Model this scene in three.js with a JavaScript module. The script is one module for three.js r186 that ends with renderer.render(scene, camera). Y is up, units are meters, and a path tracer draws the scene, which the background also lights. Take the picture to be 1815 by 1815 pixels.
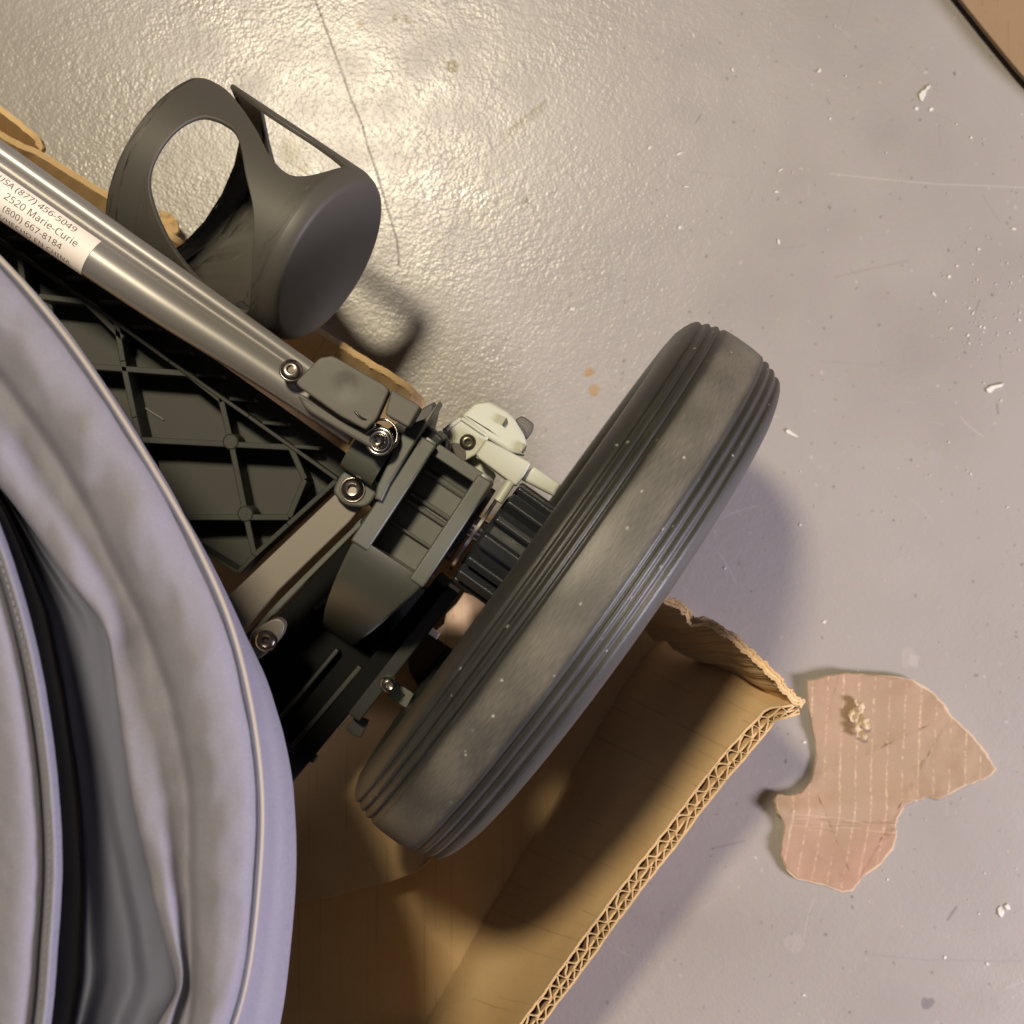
import * as THREE from 'three';
import { RoundedBoxGeometry } from 'three/addons/geometries/RoundedBoxGeometry.js';
import { mergeGeometries, mergeVertices, toCreasedNormals } from 'three/addons/utils/BufferGeometryUtils.js';
import { TessellateModifier } from 'three/addons/modifiers/TessellateModifier.js';
import { ImprovedNoise } from 'three/addons/math/ImprovedNoise.js';

// ---------------------------------------------------------------- camera, lamps, exposure
const HC = 0.95, FOV = 36, F = 907.5 / Math.tan((FOV / 2) * Math.PI / 180);
const scene = new THREE.Scene();
const camera = new THREE.PerspectiveCamera(FOV, 1, 0.05, 30);
camera.position.set(0, HC, 0);
camera.up.set(0, 0, -1);
camera.lookAt(0, 0, 0);
camera.updateMatrixWorld(true);
scene.add(camera);
camera.focus = 0.72;
camera.userData.fStop = 14;

scene.background = new THREE.Color(0.040, 0.036, 0.036);        // the dim room all round

const lamp = new THREE.PointLight(new THREE.Color(1.0, 0.87, 0.62), 12.8);   // warm ceiling lamp up and to the left
lamp.name = 'ceiling_lamp';
lamp.position.set(-0.30, 2.0, -0.72);
lamp.castShadow = true; lamp.shadow.radius = 5.5; lamp.shadow.mapSize.set(2048, 2048);
scene.add(lamp);
const cool = new THREE.PointLight(new THREE.Color(0.97, 0.89, 1.03), 13.5);   // cooler, lower lamp down and to the right
cool.name = 'far_lamp';
cool.position.set(1.45, 0.82, 0.62);
cool.castShadow = true; cool.shadow.radius = 12; cool.shadow.mapSize.set(2048, 2048);
scene.add(cool);

const renderer = new THREE.WebGLRenderer({ antialias: true });
renderer.toneMapping = THREE.LinearToneMapping;
renderer.toneMappingExposure = 1.0;
renderer.shadowMap.enabled = true;

// ---------------------------------------------------------------- helpers
const V = (x, y, z) => new THREE.Vector3(x, y, z);
const RAD = Math.PI / 180, TURN = -33.5 * RAD;
let seed = 12345;
const rnd = () => { seed = (seed + 0x6d2b79f5) | 0; let t = Math.imul(seed ^ (seed >>> 15), 1 | seed); t = (t + Math.imul(t ^ (t >>> 7), 61 | t)) ^ t; return ((t ^ (t >>> 14)) >>> 0) / 4294967296; };
const perlin = new ImprovedNoise();
const noise = (x, y, z = 0.37) => perlin.noise(x, y, z);
const mm = (h) => (HC - h) / F;                                   // metres per photograph pixel at height h
const P = (x, y, h) => V((x - 907.5) * mm(h), h, (y - 907.5) * mm(h));
const CA = Math.cos(TURN), SA = Math.sin(TURN);
const ROT = new THREE.Matrix4().makeRotationY(TURN);
const L = (x, y, h) => { const p = P(x, y, h); return V(p.x * CA - p.z * SA, h, p.x * SA + p.z * CA); };   // in the axle's own axes: x along the axle, z across
const names = new Map();
function numbered(n) { const k = names.get(n) ?? 0; names.set(n, k + 1); return k ? n + '_' + String(k).padStart(3, '0') : n; }
const bases = new Map();
function thing(name, label, category, base, group) {
  const o = new THREE.Group(); o.name = numbered(name); o.position.copy(base); scene.add(o); bases.set(o, base);
  o.userData = { label, category }; if (group) o.userData.group = group;
  return o;
}
function boxUV(g) {
  const p = g.attributes.position, n = g.attributes.normal, uv = new Float32Array(p.count * 2);
  for (let i = 0; i < p.count; i++) {
    const ax = Math.abs(n.getX(i)), ay = Math.abs(n.getY(i)), az = Math.abs(n.getZ(i));
    if (ay >= ax && ay >= az) { uv[2 * i] = p.getX(i); uv[2 * i + 1] = p.getZ(i); }
    else if (ax >= az) { uv[2 * i] = p.getZ(i); uv[2 * i + 1] = p.getY(i); }
    else { uv[2 * i] = p.getX(i); uv[2 * i + 1] = p.getY(i); }
  }
  g.setAttribute('uv', new THREE.BufferAttribute(uv, 2));
}
function clean(g) {
  let q = g.index ? g.toNonIndexed() : g.clone();
  if (!q.attributes.normal) q.computeVertexNormals();
  for (const k of Object.keys(q.attributes)) if (!['position', 'normal', 'uv'].includes(k)) q.deleteAttribute(k);
  if (!q.attributes.uv) boxUV(q);
  q.clearGroups();
  return q;
}
function part(name, geos, mat, parent, label) {
  const list = [].concat(geos).map(clean), g = list.length > 1 ? mergeGeometries(list) : list[0];
  const base = bases.get(parent);
  g.translate(-base.x, -base.y, -base.z);
  const m = new THREE.Mesh(g, mat); m.name = name; m.castShadow = m.receiveShadow = true;
  if (label) m.userData.label = label;
  parent.add(m); bases.set(m, base);
  return m;
}
function solo(name, geos, mat, label, category, group, kind) {
  const list = [].concat(geos).map(clean), g = list.length > 1 ? mergeGeometries(list) : list[0];
  g.computeBoundingBox(); const c = g.boundingBox.getCenter(V(0, 0, 0)); c.y = g.boundingBox.min.y;
  g.translate(-c.x, -c.y, -c.z);
  const m = new THREE.Mesh(g, mat); m.name = numbered(name); m.position.copy(c); m.castShadow = m.receiveShadow = true;
  if (label) m.userData.label = label; if (category) m.userData.category = category; if (group) m.userData.group = group; if (kind) m.userData.kind = kind;
  scene.add(m); return m;
}
function creased(g, angle) { g.scale(2000, 2000, 2000); const q = toCreasedNormals(g, angle); return q.scale(1 / 2000, 1 / 2000, 1 / 2000); }   // the addon joins points closer than 0.01
const turned = (g) => g.applyMatrix4(ROT);
// an upright prism whose top outline lies at height h; points are [x, z] metres
function prismXZ(pts, h, depth, bevel = 0.0008, holes = [], seg = 3) {
  const s = new THREE.Shape(pts.map(([x, z]) => new THREE.Vector2(x, -z)));
  for (const q of holes) s.holes.push(new THREE.Path(q.map(([x, z]) => new THREE.Vector2(x, -z))));
  const b = Math.min(bevel, depth * 0.45);
  const g = new THREE.ExtrudeGeometry(s, { depth: depth - 2 * b, bevelEnabled: b > 0, bevelSize: b, bevelThickness: b, bevelOffset: -b, bevelSegments: seg, curveSegments: 6 });
  g.rotateX(-Math.PI / 2); g.translate(0, h - depth + b, 0);
  return g;
}
const px = (list, h) => list.map(([x, y]) => { const p = P(x, y, h); return [p.x, p.z]; });
const prism = (list, h, depth, bevel, holes = []) => prismXZ(px(list, h), h, depth, bevel, holes.map((q) => px(q, h)));
function round(list, r = 0.35, n = 5) {                              // softens the corners of an outline
  const out = [];
  for (let i = 0; i < list.length; i++) {
    const a = list[(i + list.length - 1) % list.length], b = list[i], c = list[(i + 1) % list.length];
    for (let k = 0; k <= n; k++) { const t = k / n, p = [b[0] + (a[0] - b[0]) * r * (1 - t), b[1] + (a[1] - b[1]) * r * (1 - t)], q = [b[0] + (c[0] - b[0]) * r * t, b[1] + (c[1] - b[1]) * r * t]; out.push([p[0] + (q[0] - p[0]) * t, p[1] + (q[1] - p[1]) * t]); }
  }
  return out;
}
const circle = (x, y, r, n = 28) => Array.from({ length: n }, (_, i) => [x + r * Math.cos(i / n * 2 * Math.PI), y + r * Math.sin(i / n * 2 * Math.PI)]);
function beam(a, b, w, t, r = 0.0006) {                               // bar from a to b, w wide (level), t tall
  const d = b.clone().sub(a), len = d.length(), g = new RoundedBoxGeometry(len, t, w, 3, Math.min(r, w * 0.45, t * 0.45));
  const x = d.normalize(), z = V(0, 1, 0).cross(x).negate().normalize(), y = z.clone().cross(x).normalize();
  g.applyMatrix4(new THREE.Matrix4().makeBasis(x, y, z).setPosition(a.clone().add(b).multiplyScalar(0.5)));
  return g;
}
function lbox(x0, x1, y0, y1, z0, z1, r = 0.0008) {                      // box in the axle's axes
  const g = new RoundedBoxGeometry(x1 - x0, y1 - y0, z1 - z0, 3, Math.min(r, (x1 - x0) * 0.45, (y1 - y0) * 0.45, (z1 - z0) * 0.45));
  g.translate((x0 + x1) / 2, (y0 + y1) / 2, (z0 + z1) / 2);
  return turned(g);
}
function orient(g, at, up) { g.applyMatrix4(new THREE.Matrix4().makeRotationFromQuaternion(new THREE.Quaternion().setFromUnitVectors(V(0, 1, 0), up.clone().normalize())).setPosition(at)); return g; }
function lathe(pts, n = 48) { const g = new THREE.LatheGeometry(pts.map(([r, y]) => new THREE.Vector2(r, y)), n); g.deleteAttribute('uv'); return creased(g.toNonIndexed(), 0.6); }
// alongX: a lathe turned so that its axis is the axle
function axleLathe(pts, n = 96, keepUV = false) { const g = new THREE.LatheGeometry(pts.map(([r, x]) => new THREE.Vector2(r, x)), n); if (!keepUV) g.deleteAttribute('uv'); g.rotateZ(-Math.PI / 2); return keepUV ? g : creased(g.toNonIndexed(), 0.6); }
function buttonHead(at, up, r, h) {
  const g = lathe([[0, h * 0.3], [r * 0.36, h * 0.3], [r * 0.38, h * 0.93], [r * 0.5, h * 0.98], [r * 0.7, h * 0.86], [r * 0.88, h * 0.6], [r, h * 0.2], [r, 0], [0, 0]].reverse(), 40);
  return orient(g, at, up);
}
function torusRing(at, up, r, t) { const g = new THREE.TorusGeometry(r, t, 12, 40); g.rotateX(Math.PI / 2); return orient(g, at, up); }
function tube(pts, r, n = 80, closed = false) { return new THREE.TubeGeometry(new THREE.CatmullRomCurve3(pts, closed, 'centripetal'), n, r, 10, closed); }
function resample(pts, n) { const c = new THREE.CatmullRomCurve3(pts, false, 'centripetal'); c.arcLengthDivisions = 800; return c.getSpacedPoints(n - 1); }
// a smooth sheet through a list of curves, each the same number of points
function sheet(curves, across, wobble, uvScale = 1) {
  const n = curves[0].length, pos = [], uv = [], idx = [];
  for (let i = 0; i < n; i++) {
    const c = new THREE.CatmullRomCurve3(curves.map((k) => k[i]), false, 'centripetal');
    for (let j = 0; j <= across; j++) {
      const p = c.getPoint(j / across);
      if (wobble) { const w = wobble(i / (n - 1), j / across, p); p.y += w; }
      pos.push(p.x, p.y, p.z); uv.push(p.x * uvScale, p.z * uvScale);
    }
  }
  const w = across + 1;
  for (let i = 0; i < n - 1; i++) for (let j = 0; j < across; j++) { const a = i * w + j, b = a + w; idx.push(a, b, a + 1, b, b + 1, a + 1); }
  const g = new THREE.BufferGeometry();
  g.setAttribute('position', new THREE.Float32BufferAttribute(pos, 3)); g.setAttribute('uv', new THREE.Float32BufferAttribute(uv, 2)); g.setIndex(idx);
  g.computeVertexNormals();
  return g;
}
// a standing strip of board: from a line of top points down to a line of foot points, t thick; offset moves it across its thickness
function ribbon(top, foot, t, offset = () => 0, rows = 6, bulge = () => 0) {
  const n = top.length, pos = [], uv = [], idx = [], tmp = V(0, 0, 0);
  const nrm = top.map((_, i) => { const a = top[Math.max(0, i - 1)], b = top[Math.min(n - 1, i + 1)]; return V(a.z - b.z, 0, b.x - a.x).normalize(); });
  let s = 0;
  for (let side = 0; side < 2; side++) {
    s = 0;
    for (let i = 0; i < n; i++) {
      if (i) s += top[i].distanceTo(top[i - 1]);
      for (let j = 0; j <= rows; j++) {
        const v = j / rows, d = offset(i / (n - 1), s) + (side ? -t / 2 : t / 2) + bulge(i / (n - 1), v);
        tmp.lerpVectors(top[i], foot[i], v).addScaledVector(nrm[i], d);
        pos.push(tmp.x, tmp.y, tmp.z); uv.push(s, v * top[i].distanceTo(foot[i]));
      }
    }
  }
  const w = rows + 1, half = n * w;
  for (let i = 0; i < n - 1; i++) for (let j = 0; j < rows; j++) { const a = i * w + j, b = a + w; idx.push(a, a + 1, b, b, a + 1, b + 1); idx.push(half + a, half + b, half + a + 1, half + b, half + b + 1, half + a + 1); }
  for (let i = 0; i < n - 1; i++) { const a = i * w, b = a + w; idx.push(a, b, half + a, b, half + b, half + a); const c = a + rows, d = b + rows; idx.push(c, half + c, d, d, half + c, half + d); }
  for (const i of [0, n - 1]) for (let j = 0; j < rows; j++) { const a = i * w + j; idx.push(a, half + a, a + 1, half + a, half + a + 1, a + 1); }
  const g = new THREE.BufferGeometry();
  g.setAttribute('position', new THREE.Float32BufferAttribute(pos, 3)); g.setAttribute('uv', new THREE.Float32BufferAttribute(uv, 2)); g.setIndex(idx);
  return creased(g.toNonIndexed(), 0.7);
}
function tess(g, edge, it = 7) { return new TessellateModifier(edge, it).modify(g.index ? g.toNonIndexed() : g); }
function warp(g, f, crease = 0.6) {
  const p = g.attributes.position, v = V(0, 0, 0);
  for (let i = 0; i < p.count; i++) { v.fromBufferAttribute(p, i); f(v); p.setXYZ(i, v.x, v.y, v.z); }
  g.deleteAttribute('normal'); g.deleteAttribute('uv');
  const q = mergeVertices(g, 1e-6);
  return creased(q, crease);
}

// ---------------------------------------------------------------- textures
function canvasTexture(w, h, draw, srgb = true) {
  const c = document.createElement('canvas'); c.width = w; c.height = h;
  draw(c.getContext('2d'), w, h);
  const t = new THREE.CanvasTexture(c); t.wrapS = t.wrapT = THREE.RepeatWrapping; if (srgb) t.colorSpace = THREE.SRGBColorSpace;
  return t;
}
function field(w, h, f, n = 1) {                                              // a computed height texture, rows downwards
  const d = new Float32Array(w * h * n);
  for (let y = 0; y < h; y++) for (let x = 0; x < w; x++) { const q = f(x / w, y / h); for (let c = 0; c < n; c++) d[(y * w + x) * n + c] = q; }
  const t = new THREE.DataTexture(d, w, h, n === 1 ? THREE.RedFormat : THREE.RGBAFormat, THREE.FloatType); t.flipY = true;
  t.wrapS = t.wrapT = THREE.RepeatWrapping; t.magFilter = THREE.LinearFilter; t.needsUpdate = true;
  return t;
}
const tileNoise = (u, v, f, z = 0) => {                                 // noise that repeats after 1 in u and v
  const a = u * f, b = v * f, m = (x, y) => perlin.noise(x, y, z), k = u, l = v;
  return (m(a, b) * (1 - k) + m(a - f, b) * k) * (1 - l) + (m(a, b - f) * (1 - k) + m(a - f, b - f) * k) * l;
};
const PATCH = 0.9, FS = 0.95 / F, toC = (x) => ((x - 907.5) * FS + PATCH / 2) / PATCH * 2048;   // where a spot of the floor lies on its texture
const floorMap = canvasTexture(2048, 2048, (c, w, h) => {
  c.fillStyle = 'rgb(147,142,139)'; c.fillRect(0, 0, w, h);
  for (let i = 0; i < 260; i++) { const x = rnd() * w, y = rnd() * h, r = 40 + rnd() * 180, g = c.createRadialGradient(x, y, 0, x, y, r), k = rnd() < 0.5; g.addColorStop(0, k ? 'rgba(168,163,160,0.14)' : 'rgba(112,106,102,0.14)'); g.addColorStop(1, 'rgba(140,135,130,0)'); c.fillStyle = g; c.fillRect(x - r, y - r, 2 * r, 2 * r); }
  for (let i = 0; i < 2600; i++) { const x = rnd() * w, y = rnd() * h; c.fillStyle = rnd() < 0.65 ? 'rgba(74,68,60,' + (0.1 + 0.3 * rnd()) + ')' : 'rgba(196,190,182,' + (0.1 + 0.3 * rnd()) + ')'; c.beginPath(); c.ellipse(x, y, 0.8 + rnd() * 2.4, 0.6 + rnd() * 1.6, rnd() * 3, 0, 7); c.fill(); }
  for (let i = 0; i < 300; i++) { const x = rnd() * w, y = rnd() * h, a = rnd() * 6.3, l = 8 + rnd() * 60; c.strokeStyle = rnd() < 0.5 ? 'rgba(105,96,88,' + (0.06 + rnd() * 0.2) + ')' : 'rgba(220,214,206,' + (0.06 + rnd() * 0.2) + ')'; c.lineWidth = 0.6 + rnd(); c.beginPath(); c.moveTo(x, y); c.quadraticCurveTo(x + Math.cos(a) * l / 2 + rnd() * 10 - 5, y + Math.sin(a) * l / 2 + rnd() * 10 - 5, x + Math.cos(a) * l, y + Math.sin(a) * l); c.stroke(); }
  const line = (pts, style, lw) => { lw *= 0.62; style = style.replace(/,([0-9.]+)\)$/, (_, a) => ',' + a * 0.45 + ')'); c.strokeStyle = style; c.lineWidth = lw; c.beginPath(); pts.forEach(([x, y], i) => { const X = toC(x) + (rnd() - 0.5) * 2, Y = toC(y) + (rnd() - 0.5) * 2; i ? c.lineTo(X, Y) : c.moveTo(X, Y); }); c.stroke(); };
  line([[540, -60], [558, 0], [575, 45], [592, 90], [606, 130], [622, 175], [640, 215], [652, 260], [664, 300], [676, 340], [690, 385], [703, 430], [706, 470]], 'rgba(52,44,34,1.1)', 2.6);
  line([[600, 110], [590, 150], [598, 190]], 'rgba(80,72,60,0.35)', 1);
  line([[1470, 308], [1530, 315], [1600, 320], [1660, 326], [1740, 330], [1830, 333]], 'rgba(226,220,214,0.5)', 2);
  line([[900, 236], [925, 212], [950, 192], [970, 178]], 'rgba(92,80,60,0.55)', 9); line([[895, 245], [930, 214], [966, 186]], 'rgba(92,80,60,0.35)', 18);
  line([[1232, 218], [1242, 203]], 'rgba(80,74,66,0.7)', 4); line([[1105, 275], [1125, 295]], 'rgba(90,84,74,0.55)', 3); line([[1150, 310], [1178, 282]], 'rgba(90,84,74,0.5)', 3); line([[1465, 172], [1472, 186]], 'rgba(80,74,66,0.6)', 3);
  line([[1480, 490], [1540, 478], [1610, 462]], 'rgba(100,92,86,0.4)', 4); line([[1726, 560], [1738, 530]], 'rgba(90,80,80,0.5)', 4); line([[1765, 715], [1768, 735]], 'rgba(70,64,64,0.7)', 4);
  line([[1450, 640], [1580, 650]], 'rgba(110,104,98,0.3)', 3); line([[1255, 1505], [1320, 1490]], 'rgba(90,84,88,0.45)', 4); line([[1680, 1632], [1696, 1606]], 'rgba(60,56,60,0.6)', 6); line([[1530, 1690], [1640, 1700], [1810, 1705]], 'rgba(108,100,108,0.3)', 4);
  for (const [x, y, r, s] of [[800, 115, 9, 'rgba(95,80,55,0.7)'], [720, 35, 6, 'rgba(95,80,55,0.6)'], [700, 32, 5, 'rgba(95,80,55,0.6)'], [640, 40, 6, 'rgba(95,80,55,0.6)'], [520, 268, 16, 'rgba(120,110,80,0.45)'], [540, 300, 9, 'rgba(110,96,70,0.5)'], [1045, 660, 7, 'rgba(150,110,60,0.6)'], [1055, 690, 8, 'rgba(150,110,60,0.5)'], [1660, 810, 9, 'rgba(150,144,146,0.6)'], [1643, 1777, 8, 'rgba(104,98,104,0.6)'], [1610, 1168, 14, 'rgba(200,194,196,0.10)'], [1620, 1172, 9, 'rgba(204,198,200,0.12)'], [1405, 1672, 12, 'rgba(200,194,194,0.10)'], [930, 355, 6, 'rgba(90,80,66,0.5)']]) { c.fillStyle = s; c.beginPath(); for (let k = 0; k < 9; k++) { const a = k / 9 * 6.283, q = r * (0.6 + rnd() * 0.8); const X = toC(x) + q * Math.cos(a), Y = toC(y) + q * Math.sin(a); k ? c.lineTo(X, Y) : c.moveTo(X, Y); } c.fill(); }
});
const crackAt = (() => {
  const c = document.createElement('canvas'); c.width = c.height = 2048; const g = c.getContext('2d'); g.strokeStyle = '#fff'; g.lineWidth = 1.3; g.beginPath();
  [[540, -60], [558, 0], [575, 45], [592, 90], [606, 130], [622, 175], [640, 215], [652, 260], [664, 300], [676, 340], [690, 385], [703, 430], [706, 470]].forEach(([x, y], i) => { const X = toC(x) + rnd() * 3, Y = toC(y) + rnd() * 3; i ? g.lineTo(X, Y) : g.moveTo(X, Y); }); g.stroke();
  const d = g.getImageData(0, 0, 2048, 2048).data;
  return (u, v) => d[(Math.min(2047, Math.floor(v * 2048)) * 2048 + Math.min(2047, Math.floor(u * 2048))) * 4 + 3] / 255;
})();
const floorBumpF = (u, v) => 0.5 + (0.72 + 0.55 * tileNoise(u, v, 7, 11.3) + 0.5 * tileNoise(u, v, 23, 12.1) - 0.5 * Math.min(1, Math.max(0, (u - 0.45) * 2.2))) * ( 0.26 * tileNoise(u, v, 390, 1.3) + 0.30 * tileNoise(u, v, 700, 4.1) + 0.24 * tileNoise(u, v, 160, 7.7)) - 0.2 * crackAt(u, v);
const floorBump = field(2048, 2048, floorBumpF);
const floorRough = field(512, 512, (u, v) => 0.31 + 0.08 * tileNoise(u, v, 9, 2) + 0.12 * tileNoise(u, v, 40, 3), 4);
const kraftMap = canvasTexture(1024, 1024, (c, w, h) => {               // 0.3 m of brown board: fibres and the faint lines of its flutes
  c.fillStyle = 'rgb(212,180,134)'; c.fillRect(0, 0, w, h);
  for (let i = 0; i < 5000; i++) { const x = rnd() * w, y = rnd() * h, a = rnd() * 6.3, l = 3 + rnd() * 16; c.strokeStyle = rnd() < 0.5 ? 'rgba(120,86,48,0.10)' : 'rgba(220,190,140,0.12)'; c.lineWidth = 0.7 + rnd(); c.beginPath(); c.moveTo(x, y); c.lineTo(x + Math.cos(a) * l, y + Math.sin(a) * l); c.stroke(); }
  for (let i = 0; i < 120; i++) { const x = rnd() * w, y = rnd() * h, r = 30 + rnd() * 130, g = c.createRadialGradient(x, y, 0, x, y, r); g.addColorStop(0, rnd() < 0.5 ? 'rgba(150,112,66,0.13)' : 'rgba(205,170,118,0.13)'); g.addColorStop(1, 'rgba(170,130,80,0)'); c.fillStyle = g; c.fillRect(x - r, y - r, 2 * r, 2 * r); }
  for (let i = 0; i < 36; i++) { const x = (i + 0.2 + 0.5 * rnd()) / 36 * w; for (let k = 0; k < 6; k++) { if (rnd() < 0.30) continue; const y = rnd() * h, l = 60 + rnd() * 190; c.strokeStyle = 'rgba(122,90,56,' + (0.12 + rnd() * 0.24) + ')'; c.lineWidth = 0.8 + rnd() * 0.9; c.beginPath(); c.moveTo(x, y); c.lineTo(x + rnd() * 5 - 2.5, y + l); c.stroke(); } }
});
kraftMap.repeat.set(1 / 0.3, 1 / 0.3);
const fineBump = field(512, 512, (u, v) => 0.5 + 0.3 * tileNoise(u, v, 60, 1) + 0.3 * tileNoise(u, v, 150, 2));
const grain = (scale) => { const t = fineBump.clone(); t.repeat.set(1 / scale, 1 / scale); t.needsUpdate = true; return t; };
const weaveBump = field(512, 512, (u, v) => { const a = Math.sin(u * Math.PI * 2 * 64), b = Math.sin(v * Math.PI * 2 * 64); return 0.5 + 0.25 * a * b + 0.12 * (a - b) + 0.25 * tileNoise(u, v, 60, 5); });
weaveBump.repeat.set(1 / 0.04, 1 / 0.04);
const fabricMap = canvasTexture(512, 512, (c, w, h) => {
  c.fillStyle = 'rgb(122,120,132)'; c.fillRect(0, 0, w, h);
  for (let i = 0; i < 9000; i++) { const x = rnd() * w, y = rnd() * h; c.fillStyle = rnd() < 0.5 ? 'rgba(96,94,106,0.24)' : 'rgba(150,148,160,0.24)'; rnd() < 0.5 ? c.fillRect(x, y, 2 + rnd() * 7, 1.2) : c.fillRect(x, y, 1.2, 2 + rnd() * 7); }
}); fabricMap.repeat.set(1 / 0.05, 1 / 0.05);

// ---------------------------------------------------------------- materials
const std = (color, roughness, metalness = 0, more = {}) => new THREE.MeshStandardMaterial({ color: new THREE.Color().setRGB(...color), roughness, metalness, ...more });
const M = {
  floor: new THREE.MeshPhysicalMaterial({ specularIntensity: 0.7, map: floorMap, bumpMap: floorBump, bumpScale: 0.00056, roughness: 1, roughnessMap: floorRough }),
  kraft: new THREE.MeshStandardMaterial({ map: kraftMap, roughness: 0.78, bumpMap: grain(0.05), bumpScale: 0.00012, side: THREE.DoubleSide }),
  cut: std([0.54, 0.37, 0.19], 0.9, 0, { bumpMap: grain(0.02), bumpScale: 0.0003, side: THREE.DoubleSide }),
  flute: std([0.27, 0.16, 0.07], 0.9, 0, { side: THREE.DoubleSide }),
  steel: std([0.31, 0.295, 0.285], 0.35, 0.5),
  satin: std([0.185, 0.162, 0.14], 0.5, 0.3),
  chrome: std([0.5, 0.47, 0.44], 0.22, 1),
  bolt: std([0.34, 0.30, 0.27], 0.3, 1),
  grey: std([0.084, 0.086, 0.075], 0.36, 0, { bumpMap: grain(0.02), bumpScale: 0.00004 }),
  lever: std([0.098, 0.092, 0.083], 0.55, 0, { bumpMap: grain(0.015), bumpScale: 0.00005 }),
  dark: std([0.024, 0.024, 0.024], 0.45, 0, { bumpMap: grain(0.02), bumpScale: 0.00004 }),
  black: new THREE.MeshPhysicalMaterial({ color: new THREE.Color(0.008, 0.008, 0.008), roughness: 0.8, specularIntensity: 0.2 }),
  gloss: std([0.10, 0.10, 0.09], 0.2),
  tray: new THREE.MeshPhysicalMaterial({ color: new THREE.Color().setRGB(0.030, 0.030, 0.025), roughness: 0.5, specularIntensity: 0.55, bumpMap: grain(0.02), bumpScale: 0.00005 }),
  hub: std([0.020, 0.021, 0.024], 0.26, 0, { bumpMap: grain(0.015), bumpScale: 0.00004 }),
  cup: std([0.066, 0.061, 0.052], 0.5, 0, { side: THREE.DoubleSide }),
  pale: std([0.42, 0.43, 0.355], 0.42, 0, { bumpMap: grain(0.03), bumpScale: 0.00003 }),
  fabric: new THREE.MeshPhysicalMaterial({ map: fabricMap, roughness: 0.85, sheen: 0.12, sheenRoughness: 0.6, sheenColor: new THREE.Color(0.7, 0.7, 0.8), bumpMap: weaveBump, bumpScale: 0.00012, side: THREE.DoubleSide }),
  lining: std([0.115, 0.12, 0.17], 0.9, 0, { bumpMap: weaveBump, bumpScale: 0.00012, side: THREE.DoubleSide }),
  piping: std([0.33, 0.29, 0.235], 0.7),
  piping2: std([0.21, 0.205, 0.235], 0.8),
  chip: std([0.56, 0.54, 0.51], 0.7),
  fibre: std([0.48, 0.37, 0.25], 0.95),
};

// ---------------------------------------------------------------- the floor
{
  const g = new THREE.PlaneGeometry(PATCH, PATCH); g.rotateX(-Math.PI / 2);
  const m = new THREE.Mesh(g, M.floor); m.name = 'floor'; m.receiveShadow = true;
  m.userData = { kind: 'structure', label: 'grey painted concrete floor, scuffed, with a hairline crack and white flecks' };
  scene.add(m);
  const ring = [];
  for (let i = -3; i <= 3; i++) for (let j = -3; j <= 3; j++) {
    if (!i && !j) continue;
    const q = new THREE.PlaneGeometry(PATCH, PATCH); q.rotateX(-Math.PI / 2);
    for (let k = 0; k < 4; k++) { const t = q.attributes.uv; if (i & 1) t.setX(k, 1 - t.getX(k)); if (j & 1) t.setY(k, 1 - t.getY(k)); }
    q.translate(i * PATCH, 0, j * PATCH); ring.push(q);
  }
  const r = new THREE.Mesh(mergeGeometries(ring), M.floor); r.name = 'floor_beyond'; r.receiveShadow = true; m.add(r);
}

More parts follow.
